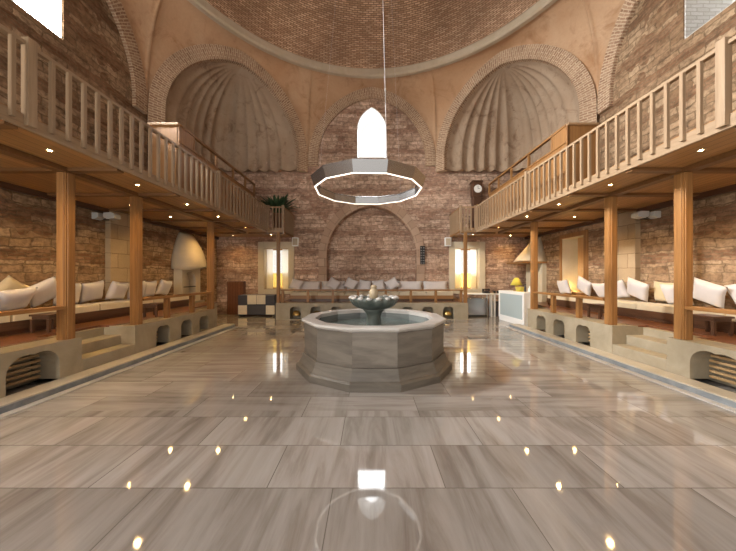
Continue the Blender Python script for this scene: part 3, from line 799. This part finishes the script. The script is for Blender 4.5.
# ------------------------------------------------------------------ right back corner: counter, lamp, tables
t = thing('counter', 'white framed service counter with a frosted glass front beside the right platform', 'counter', (4.95, 9.82, 0.0), R(3))
MB().box(-.20, .20, -.78, .78, .0, .10).build('plinth', M['white'], t)
MB().box(-.22, .24, -.80, .80, 1.03, 1.08).build('worktop', M['white'], t, bevel=.006)
MB().box(-.17, .19, -.77, .77, .101, 1.029).build('carcass', M['white'], t)
MB().box(-.20, -.175, -.71, .71, .20, .98).build('glass_panel', M['frost'], t)
for y0, y1, z0, z1 in ((-.79, -.71, .10, 1.03), (.71, .79, .10, 1.03), (-.71, .71, .10, .20), (-.71, .71, .98, 1.03)):
    MB().box(-.215, -.172, y0, y1, z0, z1).build('frame_strip', M['white'], t)
t = thing('table_lamp', 'table lamp with a lime yellow cone shade standing on the glass counter', 'lamp', (5.02, 9.95, 1.081))
MB().lathe([(.10, 0), (.10, .02), (.03, .04), (.025, .12), (.05, .16), (.05, .20), (.015, .22), (.012, .30)], 16, smooth=True).build('base', M['brass'], t)
MB().lathe([(.20, .20), (.07, .46), (.06, .46), (.19, .20)], 24, close=True, smooth=True).build('lamp_shade', M['shade'], t)
for x, y, h, r, m, tx in ((5.0, 9.35, .26, .035, 'black', 'tall dark bottle on the near end of the glass counter'), (5.06, 9.2, .2, .045, 'white', 'white jug on the near end of the glass counter')):
    b = thing('bottle' if m == 'black' else 'jug', tx, 'bottle' if m == 'black' else 'jug', (x, y, 1.081))
    MB().lathe([(r, 0), (r*1.05, h*.1), (r, h*.55), (r*.4, h*.75), (r*.35, h*.95)], 14, smooth=True).build('body', M[m], b)
    MB().lathe([(r*.45, h*.95), (r*.45, h), ], 14).build('cap' if m == 'black' else 'lip', M[m], b)
t = thing('basket', 'yellow wicker basket on the glass counter beside the lamp', 'basket', (4.98, 9.62, 1.081))
MB().lathe([(.12, 0), (.155, .14), (.16, .15), (.145, .15), (.11, .012), (.001, .012)], 20, smooth=True).build('bowl', M['shade'], t)
MB().lathe([(.15, .145), (.165, .15), (.165, .165), (.15, .165)], 20, close=True).build('band', M['brass'], t)
def side_table(label, x0, x1, y, d, h):
    t = thing('side_table', label, 'table', ((x0+x1)/2, y, 0)); w = (x1-x0)/2
    MB().box(-w, w, -d/2, d/2, h-.05, h).build('tabletop', M['white'], t, bevel=.006)
    for lx in (-w+.035, w-.035):
        for ly in (-d/2+.035, d/2-.035): MB().box(lx-.03, lx+.03, ly-.03, ly+.03, 0, h-.05).build('leg', M['white'], t)
    return t
side_table('wide white side table with a steel box beneath, under the right end-wall window', 3.62, 4.72, 11.42, .5, .92)
side_table('narrow white side table between the wide table and the glass counter', 4.76, 5.42, 11.40, .5, .91)
t = thing('storage_box', 'brushed steel storage box on the floor under the wide white table', 'box', (4.13, 11.45, .001))
MB().box(-.40, .40, -.18, .18, .06, .70).build('body', M['steel'], t, bevel=.01)
MB().box(-.41, .41, -.19, .19, .70, .73).build('lid', M['steel'], t, bevel=.006)
MB().box(-.41, .41, -.19, .19, .0, .06).build('plinth', M['black'], t)
t = thing('storage_box', 'dark storage box on the floor under the narrow white table', 'box', (5.08, 11.45, .001))
MB().box(-.20, .20, -.16, .16, 0, .55).build('body', M['charcoal'], t, bevel=.01)
MB().box(-.21, .21, -.17, .17, .55, .58).build('lid', M['black'], t)
t = thing('telephone', 'black desk telephone on the right end of the wide white table', 'telephone', (4.55, 11.40, .921))
MB().prism([(-.11, 0), (.11, 0), (.11, .10), (-.11, .04)], 'x', -.12, .12).build('body', M['black'], t)
MB().box(-.15, .15, -.03, .03, .13, .17).box(-.15, -.09, -.03, .03, .08, .13).box(.09, .15, -.03, .03, .08, .13).build('handset', M['black'], t, bevel=.01)
for i, (x, tx) in enumerate(((4.88, 'left'), (5.02, 'middle'), (5.16, 'right'))):
    b = thing('cup', f'black cup on the narrow white table, {tx} of three', 'cup', (x, 11.38, .911), 0, 'black cups on the narrow table')
    MB().lathe([(.032, 0), (.045, .04), (.05, .10), (.045, .10), (.04, .04), (.001, .012)], 16, smooth=True).build('body', M['black'], b)
    MB().tube((.045, 0, .03), (.08, 0, .05), .007).tube((.08, 0, .05), (.047, 0, .085), .007).build('handle', M['black'], b)

# ------------------------------------------------------------------ left back corner: chest, small cabinet
t = thing('patchwork_chest', 'low storage chest covered in charcoal and ivory square panels under the left window', 'chest', (-4.56, 11.30, 0))
W, D = 1.46, .5
MB().box(-W/2+.02, W/2-.02, .03, D, .06, .84).build('body', M['charcoal'], t)
for lx in (-W/2+.06, W/2-.06): MB().box(lx-.03, lx+.03, .05, D-.05, 0, .06).build('foot', M['black'], t)
cw = W/4
pat = (('c', 0, 1), ('i', 1, 2), ('i', 2, 3), ('c', 3, 4)), (('i', 0, 1), ('c', 1, 3), ('i', 3, 4))
for r, rowp in enumerate(pat):
    z0 = .47 - r*.40
    for kd, a, b in rowp:
        MB().box(-W/2+a*cw+.008, -W/2+b*cw-.008, 0, .03, z0+.008, z0+.37).build('panel', M['ivory' if kd == 'i' else 'charcoal'], t, bevel=.01)
t = thing('wooden_cabinet', 'small dark reddish wooden cabinet door standing against the end wall left of the chest', 'cabinet', (-5.62, 11.80, 0))
MB().box(-.34, .34, .0, .19, .02, 1.38).build('body', M['deckred'], t)
MB().box(-.29, .29, -.02, 0, .08, 1.33).build('door', M['deckred'], t, bevel=.006)
MB().lathe([(.012, 0), (.02, .02), (.001, .03)], 10).build('knob', M['brass'], t).location = (.23, -.03, .75)

# ------------------------------------------------------------------ plant and clock on the galleries
t = thing('potted_fern', 'dark green potted plant behind the left gallery railing near the end wall', 'plant', (-3.62, 11.05, ZG+.171))
MB().lathe([(.13, 0), (.18, .60), (.19, .62), (.16, .62), (.15, .56), (.001, .56)], 20, smooth=True).build('pot', M['pot'], t)
mb = MB(); rnd = random.Random(3)
for i in range(70):
    a = rnd.uniform(0, 2*PI); el = rnd.uniform(.45, 1.25); L_ = rnd.uniform(.6, 1.05); p = Vector((.05*math.cos(a), .05*math.sin(a), .58)); n = 7; rows = []
    for j in range(n+1):
        tt = j/n; wd = .065*math.sin(PI*min(.98, tt*.92+.08))
        q = p + Vector((math.cos(a)*math.cos(el)*L_*tt, math.sin(a)*math.cos(el)*L_*tt, math.sin(el)*L_*tt+.22*tt - .38*tt*tt*L_))
        sd_ = Vector((-math.sin(a), math.cos(a), 0))*wd
        rows.append([q-sd_, q+Vector((0, 0, .012)), q+sd_])
    mb.grid(rows)
mb.move(0, 0, .0)
mb.build('foliage', M['leaf'], t).modifiers.new('thick', 'SOLIDIFY').thickness = .003
t = thing('longcase_clock', 'tall dark longcase clock with a white dial on the right gallery against the end wall', 'clock', (4.28, 11.70, ZG+.171))
MB().box(-.20, .20, -.15, .15, 0, .45).box(-.16, .16, -.13, .14, .45, 1.45).build('trunk', M['darkz'], t, bevel=.01)
MB().box(-.19, .19, -.16, .16, 1.45, 2.02).box(-.22, .22, -.18, .18, 2.02, 2.08).build('hood', M['darkz'], t, bevel=.01)
mb = MB().lathe([(.16, 0), (.16, .012), (.001, .012)], 32)
for v in mb.bm.verts: v.co = Vector((v.co.x, -v.co.z, v.co.y))
mb.move(0, -.161, 1.74).build('dial', M['face'], t)
MB().box(-.006, .006, -.178, -.174, 1.74, 1.86).box(-.006, .08, -.178, -.174, 1.735, 1.747).build('hands', M['black'], t)
mb = MB().lathe([(.07, 0), (.07, .012), (.001, .012)], 20)
for v in mb.bm.verts: v.co = Vector((v.co.x, -v.co.z, v.co.y))
mb.move(0, -.131, 1.05).build('pendulum', M['brass'], t)

# ------------------------------------------------------------------ wall fittings
for s in (-1, 1):
    t = thing('twin_floodlight', f'white twin-headed emergency light high on the {side[s]} wall under the gallery', 'emergency light', (s*(HW-.001), 6.90 if s < 0 else 6.75, 3.0))
    MB().box(-.10, .0, -.10, .10, -.05, .06).flip(s).build('bracket', M['black'], t)
    for d in (-1, 1):
        pts = [(-.13, -.06), (.05, -.085), (.14, -.03), (.13, .07), (-.06, .075), (-.13, .03)]
        MB().prism([(x*-d, z) for x, z in pts], 'y', -.09, .09).move(d*.19-s*.20, -.20, 0).build('lamp_head', M['grey'], t, bevel=.01)
    t = thing('wall_speaker', f'small white box loudspeaker on the end wall at the {side[s]} gallery corner', 'speaker', (s*3.17, YB-.001, 3.02))
    MB().box(-.13, .13, -.16, -.02, -.18, .18).build('body', M['white'], t, bevel=.012)
    MB().box(-.03, .03, -.02, .0, -.03, .03).build('bracket', M['black'], t)
    MB().box(-.10, .10, -.165, -.16, -.14, .14).build('grille', M['cornice'], t)
t = thing('wall_ornament', 'narrow dark studded ornament hanging on the end wall right of the blind niche', 'ornament', (2.12, YB-.052, 2.45))
MB().box(-.10, .10, -.02, 0, -.36, .40).build('backing', M['black'], t)
for i in range(7):
    for x in (-.05, .05):
        MB().lathe([(.001, -.02), (.03, -.01), (.035, .0)], 8).move(x, -.02, -.30+i*.105).build('stud', M['white'], t)

# ------------------------------------------------------------------ light, world, camera
def area(name, loc, rot, sx, sy, e, col):
    l = bpy.data.lights.new(name, 'AREA'); l.shape = 'RECTANGLE'; l.size = sx; l.size_y = sy; l.energy = e; l.color = col
    o = bpy.data.objects.new(name, l); COL.objects.link(o); o.location = loc; o.rotation_euler = rot; return o
# daylight entering by the upper windows; the lamp behind the camera is added fill
area('daylight_end', (0, YB+2.2, 8.2), (R(-90), 0, 0), 4.5, 5.0, 560, (.96, .98, 1))
for x, e in ((-3.99, 45), (3.99, 130)): area('daylight_lower', (x, YB+1.6, 2.2), (R(-90), 0, 0), 1.8, 2.6, e, (1, .97, .92))
area('added_front_fill', (-4.6, -2.2, 3.4), (R(78), 0, R(-48)), 2.2, 3.0, 420, (1, .96, .90))  # added fill lamp that brightens the right side, not a real entrance
area('daylight_left', (-9.6, 5.2, 8.7), (0, R(-71), 0), 2.6, 4.0, 16000, (1, .97, .92))
W = bpy.data.worlds.new('World'); S.world = W; W.use_nodes = True
bg = W.node_tree.nodes['Background']; bg.inputs[0].default_value = (1, .94, .86, 1); bg.inputs[1].default_value = .95

cam = bpy.data.cameras.new('camera'); cam.lens = 14.0; cam.sensor_width = 36; cam.shift_x = -.0027; cam.shift_y = .0007; cam.clip_start = .05
co = bpy.data.objects.new('camera', cam); COL.objects.link(co); co.location = (-.07, 0, EYE); co.rotation_euler = (R(90), 0, 0)
S.camera = co
S.view_settings.view_transform = 'Standard'; S.view_settings.look = 'None'; S.view_settings.exposure = .3; S.view_settings.gamma = 1; S.view_settings.use_curve_mapping = False
S.cycles.max_bounces = 8; S.cycles.diffuse_bounces = 5
